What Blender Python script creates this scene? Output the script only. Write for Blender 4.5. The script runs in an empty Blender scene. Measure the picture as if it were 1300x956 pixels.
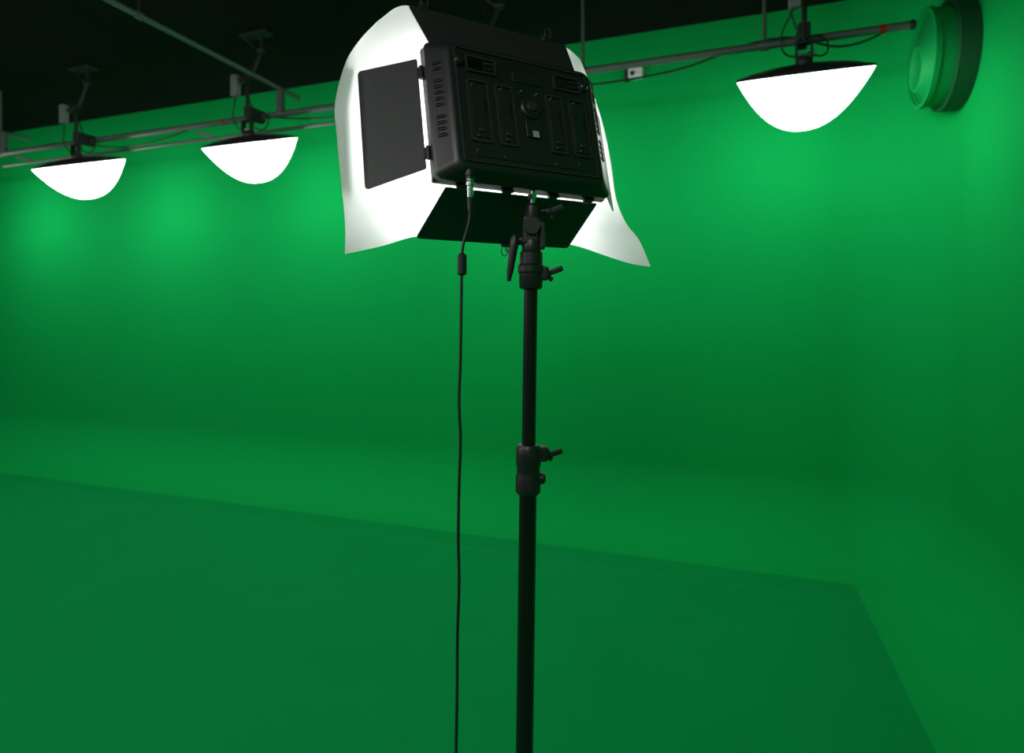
import bpy, bmesh, math
from mathutils import Vector, Matrix
R=math.radians
YAW=R(19.6); C,S=math.cos(YAW),math.sin(YAW)
H=1.5
scene=bpy.context.scene
scene.view_settings.view_transform='Standard'
scene.view_settings.look='None'

# ------------------------------------------------------------ materials
def mat(name,col,rough=.5,metal=0.,spec=.5,noise=None,bump=None,emit=None):
    m=bpy.data.materials.new(name); m.use_nodes=True
    nt=m.node_tree; b=nt.nodes['Principled BSDF']
    b.inputs['Base Color'].default_value=(*col,1)
    b.inputs['Roughness'].default_value=rough
    b.inputs['Metallic'].default_value=metal
    b.inputs['Specular IOR Level'].default_value=spec
    tc=nt.nodes.new('ShaderNodeTexCoord')
    if noise:
        sc,amt=noise
        n=nt.nodes.new('ShaderNodeTexNoise'); n.inputs['Scale'].default_value=sc; n.inputs['Detail'].default_value=4
        nt.links.new(tc.outputs['Object'],n.inputs['Vector'])
        mx=nt.nodes.new('ShaderNodeMix'); mx.data_type='RGBA'
        mx.inputs[6].default_value=(*[c*(1-amt) for c in col],1)
        mx.inputs[7].default_value=(*[min(1,c*(1+amt)) for c in col],1)
        nt.links.new(n.outputs['Fac'],mx.inputs[0]); nt.links.new(mx.outputs[2],b.inputs['Base Color'])
    if bump:
        sc,st=bump
        n=nt.nodes.new('ShaderNodeTexNoise'); n.inputs['Scale'].default_value=sc; n.inputs['Detail'].default_value=3
        nt.links.new(tc.outputs['Object'],n.inputs['Vector'])
        bp=nt.nodes.new('ShaderNodeBump'); bp.inputs['Strength'].default_value=st; bp.inputs['Distance'].default_value=.01
        nt.links.new(n.outputs['Fac'],bp.inputs['Height']); nt.links.new(bp.outputs['Normal'],b.inputs['Normal'])
    if emit:
        b.inputs['Emission Color'].default_value=(*emit[0],1); b.inputs['Emission Strength'].default_value=emit[1]
    return m
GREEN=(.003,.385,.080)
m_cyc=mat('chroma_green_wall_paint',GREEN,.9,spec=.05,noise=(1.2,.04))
m_ductg=mat('chroma_green_duct_paint',(.003,.30,.07),.6,spec=.15,noise=(4,.05))
m_ductd=mat('dark_green_duct_flange',(.003,.08,.025),.6)
m_ceil=mat('black_ceiling_paint',(.010,.012,.012),.9,spec=.1,noise=(3,.3),bump=(20,.3))
m_dark=mat('dark_wall_paint',(.05,.055,.055),.9,spec=.1,noise=(2,.1))
m_black=mat('black_plastic',(.012,.013,.014),.40,noise=(40,.15))
m_blackm=mat('black_matte_metal',(.022,.023,.024),.5,noise=(30,.1))
m_gloss=mat('glossy_black_display',(.005,.005,.006),.12)
m_tube=mat('black_anodised_tube',(.008,.009,.009),.35,metal=.3,noise=(20,.2))
m_rub=mat('black_rubber_cable',(.012,.012,.012),.5,bump=(200,.1))
m_steel=mat('brushed_steel',(.6,.6,.6),.25,metal=1,noise=(80,.1))
m_pipe=mat('grey_galvanised_pipe',(.14,.17,.16),.5,metal=.3,noise=(12,.15))
m_greyb=mat('grey_ballast_plastic',(.25,.27,.27),.5,noise=(10,.05))
m_white=mat('white_plastic',(.75,.77,.75),.5,noise=(10,.03))
m_red=mat('red_tape',(.6,.01,.01),.5,noise=(10,.05))
m_label=mat('printed_label',(.35,.37,.37),.6,noise=(700,.8))
m_canopy=mat('black_fabric_canopy',(.02,.022,.022),.8,noise=(60,.2))
m_bowl=mat('lit_diffuser_fabric',(.8,.8,.8),.8,emit=((1,1,.97),10.0),noise=(30,.02))
m_bowl_fill=mat('added_fill_diffuser_fabric',(.8,.8,.8),.8,emit=((1,1,.97),18.5),noise=(30,.02))  # stronger emission for the added fill row behind the camera
m_led=mat('lit_led_array',(.8,.8,.8),.5,emit=((1,.99,.98),14.0),noise=(30,.02))

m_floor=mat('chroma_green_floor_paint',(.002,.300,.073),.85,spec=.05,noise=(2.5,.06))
nt=m_floor.node_tree; b=nt.nodes['Principled BSDF']
src=[l.from_socket for l in nt.links if l.to_socket==b.inputs['Base Color']][0]
geo=nt.nodes.new('ShaderNodeNewGeometry'); sp=nt.nodes.new('ShaderNodeSeparateXYZ')
nt.links.new(geo.outputs['Position'],sp.inputs[0])
def M(op,a,bv):
    n=nt.nodes.new('ShaderNodeMath'); n.operation=op
    for i,v in enumerate((a,bv)):
        if isinstance(v,(int,float)): n.inputs[i].default_value=v
        else: nt.links.new(v,n.inputs[i])
    return n.outputs[0]
ln=M('LESS_THAN',M('ABSOLUTE',M('SUBTRACT',sp.outputs['Y'],3.60),0),.006)
nz=nt.nodes.new('ShaderNodeTexNoise'); nz.inputs['Scale'].default_value=1.7
nt.links.new(geo.outputs['Position'],nz.inputs['Vector'])
fac=M('MULTIPLY',M('MULTIPLY',ln,nz.outputs['Fac']),.6)
mx=nt.nodes.new('ShaderNodeMix'); mx.data_type='RGBA'
nt.links.new(fac,mx.inputs[0]); nt.links.new(src,mx.inputs[6]); mx.inputs[7].default_value=(.03,.40,.12,1)
nt.links.new(mx.outputs[2],b.inputs['Base Color'])

m_paper=bpy.data.materials.new('white_diffusion_paper'); m_paper.use_nodes=True
nt=m_paper.node_tree; nt.nodes.clear()
o=nt.nodes.new('ShaderNodeOutputMaterial'); d=nt.nodes.new('ShaderNodeBsdfDiffuse'); t=nt.nodes.new('ShaderNodeBsdfTranslucent')
ms=nt.nodes.new('ShaderNodeMixShader'); ms.inputs[0].default_value=.42
nn=nt.nodes.new('ShaderNodeTexNoise'); nn.inputs['Scale'].default_value=12
rp=nt.nodes.new('ShaderNodeValToRGB'); rp.color_ramp.elements[0].color=(.88,.89,.89,1); rp.color_ramp.elements[1].color=(.94,.94,.94,1)
nt.links.new(nn.outputs['Fac'],rp.inputs[0]); nt.links.new(rp.outputs[0],d.inputs[0]); nt.links.new(rp.outputs[0],t.inputs[0])
nt.links.new(d.outputs[0],ms.inputs[1]); nt.links.new(t.outputs[0],ms.inputs[2]); nt.links.new(ms.outputs[0],o.inputs[0])

# ------------------------------------------------------------ helpers
def link(ob,parent=None):
    scene.collection.objects.link(ob)
    if parent: ob.parent=parent
    return ob
def from_bm(name,bm,m,parent=None,smooth=False):
    me=bpy.data.meshes.new(name); bm.normal_update(); bm.to_mesh(me); bm.free()
    if m: me.materials.append(m)
    if smooth:
        for p in me.polygons: p.use_smooth=True
    return link(bpy.data.objects.new(name,me),parent)
def empty(name,mw):
    e=bpy.data.objects.new(name,None); e.empty_display_size=.1; scene.collection.objects.link(e); e.matrix_world=mw; return e
def box(name,size,loc,m,parent=None,bev=.0,rot=None):
    bm=bmesh.new(); bmesh.ops.create_cube(bm,size=1)
    bmesh.ops.scale(bm,vec=size,verts=bm.verts)
    if bev>0: bmesh.ops.bevel(bm,geom=bm.edges[:],offset=bev,segments=3,affect='EDGES',profile=.5)
    mt=Matrix.Translation(loc)
    if rot is not None: mt=mt@rot
    bmesh.ops.transform(bm,matrix=mt,verts=bm.verts)
    return from_bm(name,bm,m,parent,False)
def lathe(name,p1,p2,prof,m,parent=None,seg=32):
    p1=Vector(p1);p2=Vector(p2);ax=p2-p1;L=ax.length;q=ax.to_track_quat('Z','Y').to_matrix().to_4x4()
    bm=bmesh.new(); rings=[]
    for t_,r_ in prof:
        rings.append([bm.verts.new((r_*math.cos(2*math.pi*i/seg),r_*math.sin(2*math.pi*i/seg),t_*L)) for i in range(seg)])
    for A,B in zip(rings[:-1],rings[1:]):
        for i in range(seg): bm.faces.new((A[i],A[(i+1)%seg],B[(i+1)%seg],B[i]))
    bm.faces.new(rings[0][::-1]); bm.faces.new(rings[-1])
    bmesh.ops.transform(bm,matrix=Matrix.Translation(p1)@q,verts=bm.verts)
    ob=from_bm(name,bm,m,parent)
    for p in ob.data.polygons: p.use_smooth=len(p.vertices)==4
    ob.data.set_sharp_from_angle(angle=R(35))
    return ob
def rod(name,p1,p2,r,m,parent=None,seg=20): return lathe(name,p1,p2,[(0,r),(1,r)],m,parent,seg)
def curve(name,pts,r,m,parent=None):
    cu=bpy.data.curves.new(name,'CURVE'); cu.dimensions='3D'; cu.bevel_depth=r; cu.bevel_resolution=3; cu.resolution_u=10
    s=cu.splines.new('BEZIER'); s.bezier_points.add(len(pts)-1)
    for bp,p in zip(s.bezier_points,pts):
        bp.co=p; bp.handle_left_type=bp.handle_right_type='AUTO'
    cu.materials.append(m); cu.use_fill_caps=True
    return link(bpy.data.objects.new(name,cu),parent)
def rrect(x0,x1,z0,z1,r,n=6):
    pts=[]
    for cx,cz,a0 in ((x1-r,z1-r,0),(x0+r,z1-r,90),(x0+r,z0+r,180),(x1-r,z0+r,270)):
        for i in range(n+1):
            a=R(a0+90*i/n); pts.append((cx+r*math.cos(a),cz+r*math.sin(a)))
    return pts
def loft(name,secs,m,parent,sharp=30):
    bm=bmesh.new(); rings=[[bm.verts.new(p) for p in s] for s in secs]; n=len(rings[0])
    for A,B in zip(rings[:-1],rings[1:]):
        for i in range(n): bm.faces.new((A[i],A[(i+1)%n],B[(i+1)%n],B[i]))
    bm.faces.new(rings[0][::-1]); bm.faces.new(rings[-1])
    bmesh.ops.recalc_face_normals(bm,faces=bm.faces)
    ob=from_bm(name,bm,m,parent,True); ob.data.set_sharp_from_angle(angle=R(sharp)); return ob

# ------------------------------------------------------------ room
RC=.5; FX,FY=.688,3.83; WX,WY=FX+RC,FY+RC; TOP=3.54; LX=-11.; RY=-2.6
prof=[]
for i in range(25):
    a=R(90*i/24); prof.append((RC-RC*math.sin(a),RC-RC*math.cos(a)))
prof+= [(0,z) for z in (.8,1.2,1.8,2.4,3.0,TOP)]
def sweep(name,path):
    bm=bmesh.new(); cols=[]
    for (x,y,nx,ny) in path: cols.append([bm.verts.new((x+nx*o_,y+ny*o_,z)) for o_,z in prof])
    for A,B in zip(cols[:-1],cols[1:]):
        for i in range(len(prof)-1):
            f=[A[i],B[i],B[i+1],A[i+1]]
            try: bm.faces.new(f)
            except: pass
    bmesh.ops.remove_doubles(bm,verts=bm.verts,dist=1e-5)
    bmesh.ops.dissolve_degenerate(bm,edges=bm.edges,dist=1e-6)
    return from_bm(name,bm,m_cyc,None,True)
arc=[(FX+RC*math.sin(R(a)),FY+RC*math.cos(R(a)),-math.sin(R(a)),-math.cos(R(a))) for a in [90*i/32 for i in range(33)]]
sweep('wall_back',[(LX+ (FX-LX)*i/14,WY,0,-1) for i in range(14)]+arc[:17])
sweep('wall_right',arc[16:]+[(WX,FY-(FY-RY)*i/10,-1,0) for i in range(1,11)])
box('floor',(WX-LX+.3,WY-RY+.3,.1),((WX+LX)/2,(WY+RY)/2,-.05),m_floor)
box('ceiling',(WX-LX+.3,WY-RY+.3,.1),((WX+LX)/2,(WY+RY)/2,TOP+.05),m_ceil)
box('wall_left',(.1,WY-RY+.3,TOP),(LX-.05,(WY+RY)/2,TOP/2),m_cyc)
box('wall_front',(WX-LX+.3,.1,TOP),((WX+LX)/2,RY-.05,TOP/2),m_dark)

# ------------------------------------------------------------ pipes
k_=.877
PZ=H+1.685*k_; PY=4.0*k_
e=empty('lighting_pipe',Matrix.Identity(4))
rod('rail_tube',(LX,PY,PZ),(.88,PY,PZ),.021,m_pipe,e)
lathe('rail_end_cap',(.875,PY,PZ),(.90,PY,PZ),[(0,.024),(.7,.024),(1,.018)],m_blackm,e)
for i,x in enumerate((-8.4,-6.1,-.8,.20)):
    rod('drop_rod_%d'%i,(x,PY,PZ),(x,PY,TOP),.010,m_pipe,e)
    rod('pipe_clamp_%d'%i,(x-.02,PY,PZ),(x+.02,PY,PZ),.027,m_pipe,e)
for i,x in enumerate((-3.55,.74,-.88)):
    rod('red_tape_band_%d'%i,(x,PY,PZ),(x+.03,PY,PZ),.0225,m_red,e)
e=empty('lower_lighting_pipe',Matrix.Identity(4))
rod('tube',(-6.3,PY+.14,PZ-.06),(-1.05,PY+.14,PZ-.06),.012,m_pipe,e)
for i,x in enumerate((-5.9,-3.8,-1.9)):
    box('strap_%d'%i,(.025,.14,.02),(x,PY+.075,PZ-.045),m_pipe,e,.004)
CPZ=H+1.66
for k,x in enumerate((-3.02,-6.05,-8.4)):
    e=empty('ceiling_pipe'+('' if k==0 else '.%03d'%k),Matrix.Identity(4))
    rod('tube',(x,RY,CPZ),(x,PY+.20,CPZ),.016,m_pipe,e)
    for i,y in enumerate((-1.5,.5,2.4)):
        rod('hanger_%d'%i,(x,y,CPZ),(x,y,TOP),.006,m_blackm,e)
        rod('ring_%d'%i,(x,y-.012,CPZ),(x,y+.012,CPZ),.022,m_pipe,e)
    box('coupler',(.045,.05,.19),(x,PY,PZ+.09),m_pipe,e,.01)
curve('ceiling_cable',[(LX,PY+.05,PZ+.05),(-8,PY+.05,PZ+.02),(-6.7,PY+.04,PZ-.05),(-5.4,PY+.05,PZ+.04),(-4.6,PY+.05,PZ-.07),(-3.5,PY+.05,PZ+.04),(-2.6,PY+.05,PZ-.05),(-1.8,PY+.05,PZ+.04),(-1,PY+.06,PZ-.05),(-.3,PY+.05,PZ-.05),(.3,PY+.05,PZ+.05),(.6,PY+.05,PZ-.04),(.86,PY+.03,PZ+.03)],.006,m_rub)

e=empty('wall_junction_box',Matrix.Translation((-.60,WY-.02,H+1.75)))
box('housing',(.10,.06,.075),(0,0,0),m_white,e,.008)
lathe('lens',(-.02,-.028,-.01),(-.02,-.045,-.01),[(0,.017),(.8,.014),(1,.01)],m_gloss,e)
box('bracket',(.03,.05,.10),(-.062,.0,.0),m_blackm,e,.004)

# ------------------------------------------------------------ ventilation duct on right wall
e=empty('ventilation_duct',Matrix.Translation((WX,3.81,H+1.41)))
def ringtube(name,x0,x1,r0,r1,th,m,seg=48):
    bm=bmesh.new(); rs=[]
    for x,r in ((x0,r0),(x1,r1),(x1,r1-th),(x0,r0-th)):
        rs.append([bm.verts.new((x,r*math.cos(2*math.pi*i/seg),r*math.sin(2*math.pi*i/seg))) for i in range(seg)])
    for k in range(4):
        A,B=rs[k],rs[(k+1)%4]
        for i in range(seg): bm.faces.new((A[i],A[(i+1)%seg],B[(i+1)%seg],B[i]))
    bmesh.ops.recalc_face_normals(bm,faces=bm.faces)
    ob=from_bm(name,bm,m,e,True); ob.data.set_sharp_from_angle(angle=R(35)); return ob
ringtube('wall_collar',.04,-.09,.285,.285,.05,m_ductd)
ringtube('duct_body',.03,-.17,.255,.250,.02,m_ductg)
ringtube('front_lip',-.16,-.185,.258,.258,.018,m_ductg)
bm=bmesh.new(); seg=48; rs=[]
for x,r,dz,dy in ((-.15,.236,0,0),(-.165,.225,0,0),(-.175,.165,-.035,-.02),(-.215,.120,-.06,-.03),(-.222,.110,-.062,-.03),(-.215,.100,-.062,-.03),(-.15,.095,-.05,-.02),(-.05,.09,-.03,0)):
    rs.append([bm.verts.new((x,dy+r*math.cos(2*math.pi*i/seg),dz+r*math.sin(2*math.pi*i/seg))) for i in range(seg)])
for A,B in zip(rs[:-1],rs[1:]):
    for i in range(seg): bm.faces.new((A[i],A[(i+1)%seg],B[(i+1)%seg],B[i]))
bm.faces.new(rs[-1]); bmesh.ops.recalc_face_normals(bm,faces=bm.faces)
from_bm('air_nozzle',bm,m_ductg,e,True)

# ------------------------------------------------------------ hanging dome lamps
TILT=R(19.5)
def dome_lamp(x,idx,LY=3.42,LZ=H+1.267,boxx=-.08,mb=None):
    nm='hanging_dome_softbox'+('' if idx==0 else '.%03d'%idx)
    e=empty(nm,Matrix.Translation((x,LY,LZ)))
    T=Matrix.Rotation(TILT,4,'X'); RR=.323; BD=.282
    bm=bmesh.new(); seg=48; n=12; rings=[]
    for k in range(n):
        rho=math.sin(R(90*(1-k/n)))
        z=-BD*(1-rho**2.25)
        rings.append([bm.verts.new((RR*rho*math.cos(2*math.pi*i/seg),RR*rho*math.sin(2*math.pi*i/seg),z)) for i in range(seg)])
    for A,B in zip(rings[:-1],rings[1:]):
        for i in range(seg): bm.faces.new((A[(i+1)%seg],A[i],B[i],B[(i+1)%seg]))
    c=bm.verts.new((0,0,-BD))
    for i in range(seg): bm.faces.new((rings[-1][(i+1)%seg],rings[-1][i],c))
    bmesh.ops.transform(bm,matrix=T,verts=bm.verts)
    from_bm('diffuser_bowl',bm,mb or m_bowl,e,True)
    bm=bmesh.new(); rings=[]; seg=56
    for rr,z in ((RR+.003,-.005),(RR+.004,.003),(.25,.016),(.15,.030),(.06,.040),(.02,.042)):
        ring=[]
        for i in range(seg):
            a=2*math.pi*i/seg; sc=.5+.5*math.cos(8*a)
            zz=z+(.006*sc if .05<rr<.32 else 0)
            ring.append(bm.verts.new((rr*math.cos(a),rr*math.sin(a),zz)))
        rings.append(ring)
    for A,B in zip(rings[:-1],rings[1:]):
        for i in range(seg): bm.faces.new((A[i],A[(i+1)%seg],B[(i+1)%seg],B[i]))
    bm.faces.new(rings[-1])
    bmesh.ops.transform(bm,matrix=T,verts=bm.verts)
    from_bm('canopy',bm,m_canopy,e,True)
    for i in range(8):
        a=2*math.pi*i/8
        p1=T@Vector((.05*math.cos(a),.05*math.sin(a),.048)); p2=T@Vector((RR*math.cos(a),RR*math.sin(a),.006)); 
        pm=T@Vector((.20*math.cos(a),.20*math.sin(a),.034))
        curve('rib_%d'%i,[p1,pm,p2],.003,m_blackm,e)
    hub=T@Vector((0,0,.035)); hub2=T@Vector((0,0,.09))
    lathe('hub',hub,hub2,[(0,.045),(.6,.038),(.8,.026),(1,.022)],m_blackm,e)
    box('yoke_left',(.010,.04,.085),(-.036,hub2.y,hub2.z+.02),m_blackm,e,.003)
    box('yoke_right',(.010,.04,.085),(.036,hub2.y,hub2.z+.02),m_blackm,e,.003)
    box('yoke_top',(.082,.04,.010),(0,hub2.y,hub2.z+.06),m_blackm,e,.003)
    rod('yoke_bolt',(-.052,hub2.y,hub2.z),(.052,hub2.y,hub2.z),.008,m_steel,e)
    ceil=TOP-LZ
    rod('spigot',(0,hub2.y,hub2.z+.06),(0,hub2.y,.46),.013,m_blackm,e)
    box('pipe_clamp',(.06,.16,.085),(0,.04,PZ-LZ),m_blackm,e,.010)
    rod('arm_joint',(-.03,hub2.y,.46),(.045,hub2.y,.46),.022,m_blackm,e)
    rod('arm_front',(.03,hub2.y,.45),(.11,hub2.y+.02,ceil-.13),.013,m_blackm,e)
    rod('arm_upper_joint',(.08,hub2.y+.02,ceil-.13),(.14,hub2.y+.02,ceil-.13),.022,m_blackm,e)
    rod('ceiling_post',(.11,hub2.y+.02,ceil-.13),(.11,hub2.y+.02,ceil),.014,m_blackm,e)
    box('ceiling_plate',(.24,.09,.022),(.06,hub2.y+.02,ceil-.012),m_canopy,e,.004)
    rod('diagonal_brace',(-.04,hub2.y+.02,ceil-.02),(.11,hub2.y+.02,ceil-.15),.009,m_blackm,e)
    box('ballast_box',(.055,.05,.15),(boxx+.03,-.09,.38),m_greyb,e,.008)
    box('ballast_clip',(.08,.03,.025),(boxx+.07,-.075,.41),m_blackm,e,.004)
    curve('lamp_cable',[(0,0,.10),(-.08,-.02,.10),(-.11,-.05,.17),(-.08,-.07,.26),(boxx+.03,-.09,.31)],.0045,m_rub,e)
    curve('loop_cable',[(.02,0,.11),(.09,.02,.09),(.12,.04,.14),(.08,.06,.21),(.03,.08,.20)],.0045,m_rub,e)
    curve('riser_cable',[(-.03,.05,.26),(-.07,.03,.42),(-.02,.05,.6),(-.05,.05,ceil)],.0045,m_rub,e)
    return e
for i,x in enumerate((.435,-3.66,-5.66,-1.6,-7.7)):
    dome_lamp(x*k_,i)
for i,x in enumerate((-.3,-2.3,-4.3,-6.4,-8.5)):
    dome_lamp(x,5+i,-.9,mb=m_bowl_fill)  # unseen row added behind the camera to even out wall and floor light
e=empty('lighting_pipe.001',Matrix.Identity(4))
rod('rail_tube',(LX,-.83,PZ),(WX-.1,-.83,PZ),.021,m_pipe,e)
for i,x in enumerate((-9.5,-5.3,-1.1,.9)): rod('drop_rod_%d'%i,(x,-.83,PZ),(x,-.83,TOP),.010,m_pipe,e)

# ------------------------------------------------------------ LED panel light with barn doors
def cw(r,f,z): return Vector((C*r-S*f, S*r+C*f, H+z))
PM=Matrix.Translation(cw(-.154,1.15,.262))@Matrix.Rotation(YAW+R(28),4,'Z')@Matrix.Rotation(R(-13.5),4,'X')
P=empty('led_panel_light',PM)
W,HH=.41,.296
def sec(y,il,iv,r): return [(x,y,z) for x,z in rrect(il,W-il,iv,HH-iv,r)]
loft('housing',[sec(-.002,.003,.003,.014),sec(-.006,0,0,.016),sec(-.020,0,0,.016),sec(-.024,.006,.003,.018),sec(-.045,.028,.008,.022),sec(-.052,.036,.014,.022),sec(-.053,.042,.020,.018)],m_black,P)
box('led_array',(W-.03,.003,HH-.03),(W/2,.0,HH/2),m_led,P)
for nme,s,l in (('rim_top',(W-.004,.012,.010),(W/2,.003,HH-.007)),('rim_bottom',(W-.004,.012,.010),(W/2,.003,.007)),('rim_left',(.010,.012,HH-.004),(.007,.003,HH/2)),('rim_right',(.010,.012,HH-.004),(W-.007,.003,HH/2))):
    box(nme,s,l,m_black,P,.003)
yb=-.053
def frame(name,x0,x1,z0,z1,t=.004,h=.004,m=m_blackm):
    bm=bmesh.new()
    o_=rrect(x0,x1,z0,z1,.006,4); i_=rrect(x0+t,x1-t,z0+t,z1-t,.003,4); n=len(o_)
    V=[[bm.verts.new((x,y,z)) for x,z in q] for q,y in ((o_,yb+.001),(o_,yb-h),(i_,yb-h),(i_,yb+.001))]
    for A,B in zip(V[:-1],V[1:]):
        for k in range(n): bm.faces.new((A[k],A[(k+1)%n],B[(k+1)%n],B[k]))
    bmesh.ops.recalc_face_normals(bm,faces=bm.faces)
    return from_bm(name,bm,m,P)
frame('rear_border',.048,W-.048,.026,HH-.022,.003,.0035)
for i,(x0,x1) in enumerate(((.068,.115),(.130,.172),(.248,.290),(.305,.352))):
    frame('plate_frame_%d'%i,x0,x1,.070,.205)
    box('plate_inner_%d'%i,(x1-x0-.014,.003,.115),((x0+x1)/2,yb-.001,.138),m_black,P,.001)
    for k,(dx,dz) in enumerate(((.008,.082),(.008,.195))):
        rod('plate_screw_%d_%d'%(i,k),(x0+dx+.006,yb-.002,dz),(x0+dx+.006,yb-.0055,dz),.0022,m_steel,P,10)
    box('plate_latch_%d'%i,(.014,.006,.008),((x0+x1)/2,yb-.004,.095),m_blackm,P,.002)
    box('plate_slot_%d'%i,(.003,.004,.03),(x1-.011,yb-.002,.15),m_gloss,P)
for i,x0 in enumerate((.070,.275)):
    frame('display_frame_%d'%i,x0,x0+.068,.222,.258,.004,.005)
    box('display_%d'%i,(.032,.003,.020),(x0+.022,yb-.0015,.240),m_gloss,P,.001)
    for k in range(3): rod('button_%d_%d'%(i,k),(x0+.044+.008*k,yb,.234),(x0+.044+.008*k,yb-.004,.234),.0025,m_black,P,12)
    box('button_bar_%d'%i,(.02,.004,.005),(x0+.052,yb-.002,.247),m_blackm,P,.001)
for i,x0 in enumerate((.050,.345)):
    lathe('dial_%d'%i,(x0+.006,yb+.002,.24),(x0+.006,yb-.012,.24),[(0,.010),(.7,.0095),(.85,.008),(1,.006)],m_black,P,24)
lathe('centre_boss',(.210,yb+.002,.165),(.210,yb-.008,.165),[(0,.024),(.6,.024),(.8,.021),(1,.020)],m_black,P)
lathe('centre_socket',(.210,yb-.007,.165),(.210,yb-.012,.165),[(0,.012),(1,.010)],m_blackm,P)
box('centre_key',(.036,.006,.036),(.210,yb-.002,.115),m_black,P,.003)
box('serial_label',(.014,.001,.014),(.213,yb-.0055,.104),m_label,P)
box('top_plate',(.07,.004,.022),(.210,yb-.001,.232),m_black,P,.002)
for i,x in enumerate((.192,.228)): rod('boss_screw_%d'%i,(x,yb-.001,.20),(x,yb-.004,.20),.003,m_steel,P,12)
for i in range(14):
    x=.078+i*.0195
    if .19<x<.23: continue
    rod('port_pin_%d'%i,(x,yb+.002,.045 if i%2 else .052),(x,yb-.003,.045 if i%2 else .052),.0018,m_steel if i%3==0 else m_black,P,10)
box('port_strip',(.26,.003,.018),(.205,yb-.0005,.048),m_black,P,.001)
def vent(x,z,i,side):
    ang=math.atan2(.021,.022)*(1 if side<0 else -1)
    bm=bmesh.new()
    q=rrect(-.010,.010,-.0032,.0032,.003,4); qi=rrect(-.008,.008,-.0014,.0014,.0013,4)
    V=[[bm.verts.new((a,y,c_)) for a,c_ in k] for k,y in ((q,.002),(q,-.0028),(qi,-.0028),(qi,.001))]
    for A,B in zip(V[:-1],V[1:]):
        for k in range(len(q)): bm.faces.new((A[k],A[(k+1)%len(q)],B[(k+1)%len(q)],B[k]))
    bmesh.ops.recalc_face_normals(bm,faces=bm.faces)
    bmesh.ops.transform(bm,matrix=Matrix.Translation((x,-.035,z))@Matrix.Rotation(ang,4,'Z').inverted(),verts=bm.verts)
    from_bm('vent_%s_%d'%('a' if side<0 else 'b',i),bm,m_blackm,P)
for i,z in enumerate((.085,.098,.111,.124,.150,.163,.176,.189,.202,.228,.241)):
    vent(.017,z,i,-1); vent(W-.017,z,i,1)
def door(name,base,outer,th=.0022,rc=.010):
    b0,b1=map(Vector,base); o0,o1=map(Vector,outer)
    poly=[b0,b1,o1,o0]; nrm=(b1-b0).cross(o0-b0).normalized()*th
    pts=[]
    for i in range(4):
        p=poly[i];a=(poly[i-1]-p).normalized();c_=(poly[(i+1)%4]-p).normalized()
        r_=rc if i>1 else .004
        for k in range(7):
            t_=k/6; pts.append((p+a*r_)*(1-t_)**2+p*2*t_*(1-t_)+(p+c_*r_)*t_**2)
    bm=bmesh.new(); A=[bm.verts.new(p+nrm*.5) for p in pts]; B=[bm.verts.new(p-nrm*.5) for p in pts]; n=len(pts)
    bm.faces.new(A); bm.faces.new(B[::-1])
    for i in range(n): bm.faces.new((A[i],B[i],B[(i+1)%n],A[(i+1)%n]))
    bmesh.ops.recalc_face_normals(bm,faces=bm.faces)
    return from_bm(name,bm,m_blackm,P)
g=.007; L=.135
s45=math.sin(R(45))
door('barn_door_left',((-g,.004,.030),(-g,.004,.270)),((-g-L*s45,.004+L*s45,.018),(-g-L*s45,.004+L*s45,.283)))
a=R(18)
door('barn_door_top',((.028,.004,HH+.008),(W-.022,.004,HH+.008)),((.000,.004+L*math.sin(a),HH+g+L*math.cos(a)),(W-.012,.004+L*math.sin(a),HH+g+L*math.cos(a))))
a=R(64)
door('barn_door_bottom',((.028,.001,-.0055),(W-.022,.001,-.0055)),((.004,.004+L*math.sin(a),-g-L*math.cos(a)),(W-.030,.004+L*math.sin(a),-g-L*math.cos(a))))
a=R(44)
door('barn_door_right',((W+g,.004,.030),(W+g,.004,.262)),((W+g+.12*math.cos(a),.004+.12*math.sin(a),.020),(W+g+.12*math.cos(a),.004+.12*math.sin(a),.272)))
for i,z in enumerate((.06,.235)):
    for sd,x in (('l',-g/2),('r',W+g/2)): 
        box('hinge_%s_%d'%(sd,i),(.014,.010,.022),(x,.0,z),m_black,P,.002); rod('hinge_pin_%s_%d'%(sd,i),(x,-.004,z-.014),(x,-.004,z+.014),.004,m_black,P,12)
for i,x in enumerate((.06,.16,.27,.36)):
    for sd,z in (('t',HH+.004),('b',-.003)):
        box('hinge_%s_%d'%(sd,i),(.020,.010,.011),(x,-.003,z),m_black,P,.002); rod('hinge_pin_%s_%d'%(sd,i),(x-.013,-.007,z),(x+.013,-.007,z),.0035,m_black,P,12)
lathe('power_socket',(.062,-.040,.012),(.062,-.040,-.012),[(0,.011),(.5,.011),(.55,.009),(1,.009)],m_black,P,24)
def clip(i,x,y,z,flip):
    s=-1 if flip else 1
    box('binder_clip_%d'%i,(.022,.012,.012),(x,y,z),m_black,P,.003)
    for k,dy in enumerate((-.006,.006)):
        curve('clip_wire_%d_%d'%(i,k),[(x-.006,y+dy,z+s*.004),(x-.007,y+dy*1.8,z+s*.018),(x,y+dy*2,z+s*.024),(x+.007,y+dy*1.8,z+s*.018),(x+.006,y+dy,z+s*.004)],.0011,m_black,P)
zt=HH+g+L*math.cos(R(18)); yt=.004+L*math.sin(R(18))
zb=-g-L*math.cos(R(64)); ybm=.004+L*math.sin(R(64))
clip(0,.035,yt,zt,False); clip(1,.345,yt,zt,False); clip(2,.215,ybm,zb,True)

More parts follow.
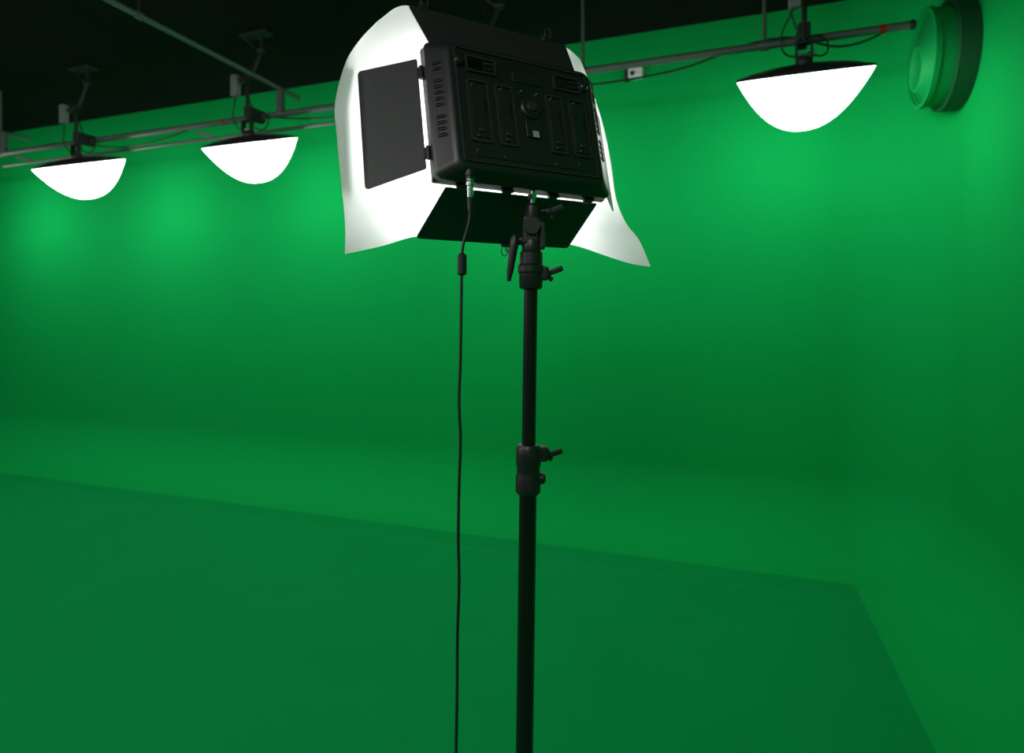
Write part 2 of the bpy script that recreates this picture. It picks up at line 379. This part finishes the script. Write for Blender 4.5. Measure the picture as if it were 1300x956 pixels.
# ------------------------------------------------------------ diffusion sheet
D=empty('diffusion_paper_sheet',PM)
def cr(pts,t):
    pts=[Vector(p) for p in pts]; n=len(pts)-1; x=t*n; i=min(int(x),n-1); u=x-i
    p0=pts[max(i-1,0)] if i>0 else 2*pts[0]-pts[1]; p1=pts[i]; p2=pts[i+1]; p3=pts[i+2] if i+2<=n else 2*pts[n]-pts[n-1]
    return .5*((2*p1)+(-p0+p2)*u+(2*p0-5*p1+4*p2-p3)*u*u+(-p0+3*p1-3*p2+p3)*u**3)
def resamp(pts,N=60):
    q=[cr(pts,i/300) for i in range(301)]; cum=[0]
    for a_,b_ in zip(q[:-1],q[1:]): cum.append(cum[-1]+(b_-a_).length)
    out=[];j=0
    for i in range(N+1):
        s_=cum[-1]*i/N
        while j<299 and cum[j+1]<s_: j+=1
        u=(s_-cum[j])/max(cum[j+1]-cum[j],1e-9); out.append(q[j].lerp(q[j+1],min(max(u,0),1)))
    return out
BL=(-.149,.10,-.118);BR=(.624,.12,-.104);TL=(-.06,.075,.398);TR=(.470,.085,.436)
N=60
left=resamp([BL,(-.146,.10,-.05),(-.152,.09,.04),(-.156,.085,.12),(-.156,.085,.192),(-.131,.085,.287),(-.10,.08,.345),TL],N)
right=resamp([BR,(.600,.12,-.035),(.560,.115,.01),(.533,.105,.07),(.530,.10,.15),(.527,.10,.24),(.515,.10,.32),(.494,.095,.39),TR],N)
top=resamp([TL,(-.01,.055,.434),(.06,.052,.432),(.2,.052,.428),(.34,.052,.430),(.41,.06,.438),TR],N)
bot=resamp([BL,(-.074,.11,-.094),(.004,.128,-.062),(.08,.134,-.052),(.2,.134,-.05),(.34,.134,-.052),(.41,.13,-.057),(.489,.124,-.080),(.56,.12,-.098),BR],N)
bm=bmesh.new(); G=[]
for j in range(N+1):
    v=j/N; row=[]
    for i in range(N+1):
        u=i/N
        p=(1-v)*bot[i]+v*top[i]+(1-u)*left[j]+u*right[j]-((1-u)*(1-v)*Vector(BL)+u*(1-v)*Vector(BR)+(1-u)*v*Vector(TL)+u*v*Vector(TR))
        bul=(max(math.sin(math.pi*u),0)**.6)*(max(math.sin(math.pi*v),0)**.6)
        p.y+=.085*bul+.004*math.sin(9*u+4*v)*bul
        row.append(bm.verts.new(p))
    G.append(row)
for j in range(N):
    for i in range(N): bm.faces.new((G[j][i],G[j][i+1],G[j+1][i+1],G[j+1][i]))
from_bm('paper',bm,m_paper,D,True)

# ------------------------------------------------------------ light stand
SM=Matrix.Translation((-.3995,1.174,0))@Matrix.Rotation(YAW,4,'Z')
St=empty('light_stand',SM)
def q(z,dx=0,dy=0): return Vector((.0137*z+dx,dy,z))
rod('lower_tube',q(.30),q(1.15),.0180,m_tube,St,32)
rod('upper_tube',q(1.10),q(1.60),.0142,m_tube,St,32)
lathe('middle_collar',q(1.138),q(1.240),[(0,.022),(.05,.026),(.35,.026),(.40,.024),(.55,.024),(.6,.026),(.93,.026),(1,.022)],m_black,St)
box('middle_collar_lug',(.022,.030,.030),q(1.222,.028),m_black,St,.004)
def wing(nm,z,dx,tilt=0):
    rod(nm+'_bolt',q(z,dx-.02),q(z+tilt*.3,dx+.012),.006,m_black,St,16)
    lathe(nm+'_hub',q(z,dx+.006),q(z,dx+.018),[(0,.011),(.7,.011),(1,.007)],m_black,St,20)
    box(nm+'_blade',(.034,.007,.012),q(z+tilt,dx+.028),m_black,St,.003,Matrix.Rotation(R(-20 if tilt>=0 else 20),4,'Y'))
    box(nm+'_blade_small',(.018,.007,.010),q(z-.008,dx+.016),m_black,St,.003,Matrix.Rotation(R(40),4,'Y'))
wing('middle_knob',1.222,.026)
lathe('middle_collar_bump',q(1.17,.018),q(1.17,.036),[(0,.012),(.7,.012),(1,.008)],m_black,St,20)
lathe('top_collar',q(1.562),q(1.640),[(0,.021),(.06,.024),(.4,.025),(.45,.028),(.6,.028),(.66,.024),(.95,.024),(1,.020)],m_black,St)
box('top_collar_lug',(.02,.03,.028),q(1.594,.026),m_black,St,.004)
wing('top_knob',1.594,.022,.006)
lathe('head_base',q(1.632),q(1.668),[(0,.017),(.2,.020),(.8,.020),(1,.016)],m_black,St)
box('head_bracket',(.034,.036,.060),q(1.682,-.002),m_black,St,.006)
rod('head_pivot',q(1.690,0,-.026),q(1.690,0,.026),.017,m_black,St,28)
lathe('head_upper',q(1.700),q(1.738),[(0,.018),(.3,.020),(.85,.018),(1,.013)],m_black,St)
box('head_fin',(.012,.03,.055),q(1.672,.022),m_black,St,.003)
rod('head_spigot',q(1.735),q(1.764),.0075,m_steel,St)
lathe('spigot_nut',q(1.748),q(1.757),[(0,.011),(1,.011)],m_steel,St,6)
wing('upper_knob',1.722,.022,.006)
rod('lever_axle',q(1.66,-.045),q(1.665,-.01),.008,m_black,St,16)
lathe('lever_handle',q(1.672,-.034,-.004),q(1.578,-.046,-.008),[(0,.008),(.1,.011),(.35,.009),(.8,.007),(1,.004)],m_black,St,20)
lathe('leg_collar',q(.44),q(.52),[(0,.024),(.1,.028),(.9,.028),(1,.024)],m_black,St)
lathe('spreader_collar',q(.18),q(.22),[(0,.022),(1,.022)],m_black,St)
rod('centre_post',q(.17),q(.46),.0145,m_tube,St)
for i in range(3):
    a=R(30+120*i); dx,dy=math.cos(a),math.sin(a)
    rod('leg_%d'%i,(.02*dx+.006,.02*dy,.47),(.48*dx,.48*dy,.014),.011,m_tube,St)
    lathe('foot_%d'%i,(.45*dx,.45*dy,.045),(.495*dx,.495*dy,.012),[(0,.013),(.5,.016),(1,.012)],m_rub,St)
    rod('brace_%d'%i,(.02*dx,.02*dy,.20),(.25*dx,.25*dy,.245),.007,m_tube,St)

# ------------------------------------------------------------ power cable
K=empty('power_cable',Matrix.Identity(4))
top_=PM@Vector((.062,-.040,-.012))
rel=Matrix.Rotation(-YAW,4,'Z')@top_
r0,f0,z0=rel.x,rel.y,top_.z-H
lathe('plug',top_+Vector((0,0,.006)),top_+Vector((0,0,-.030)),[(0,.0085),(.3,.0085),(.35,.0065),(1,.006)],m_steel,K,20)
lathe('plug_boot',top_+Vector((0,0,-.028)),top_+Vector((0,0,-.055)),[(0,.0065),(1,.004)],m_rub,K,20)
pts=[top_+Vector((0,0,-.03)),top_+Vector((0,0,-.06))]
for dx,z in ((-.095,.13),(-.096,.09),(-.097,.02),(-.0985,-.08),(-.101,-.16),(-.0985,-.23),(-.101,-.32),(-.1025,-.42),(-.101,-.5),(-.104,-.6),(-.105,-.72),(-.107,-.85),(-.108,-1.1)):
    pts.append(cw(dx,f0,z))
pts+= [cw(-.11,f0,-1.4),cw(-.13,f0+.03,-1.485),cw(-.24,f0+.15,-1.494),cw(-.54,f0+.1,-1.494),cw(-.84,f0-.3,-1.494)]
curve('cord',pts,.0030,m_rub,K)
fp=cw(-.0955,f0,.105)
lathe('ferrite_bead',fp+Vector((0,0,.020)),fp+Vector((0,0,-.022)),[(0,.005),(.08,.009),(.92,.009),(1,.005)],m_black,K,24)

# ------------------------------------------------------------ camera
cd=bpy.data.cameras.new('camera'); cam=link(bpy.data.objects.new('camera',cd))
cam.location=(0,0,H); cam.rotation_euler=(R(90),0,YAW)
cd.sensor_width=36; cd.lens=36*760/1300; cd.shift_y=-73/1300; cd.clip_start=.05
cd.dof.use_dof=True; cd.dof.focus_distance=1.25; cd.dof.aperture_fstop=2.8
scene.camera=cam
w=bpy.data.worlds.new('World'); scene.world=w; w.use_nodes=True
w.node_tree.nodes['Background'].inputs[0].default_value=(0,0,0,1)
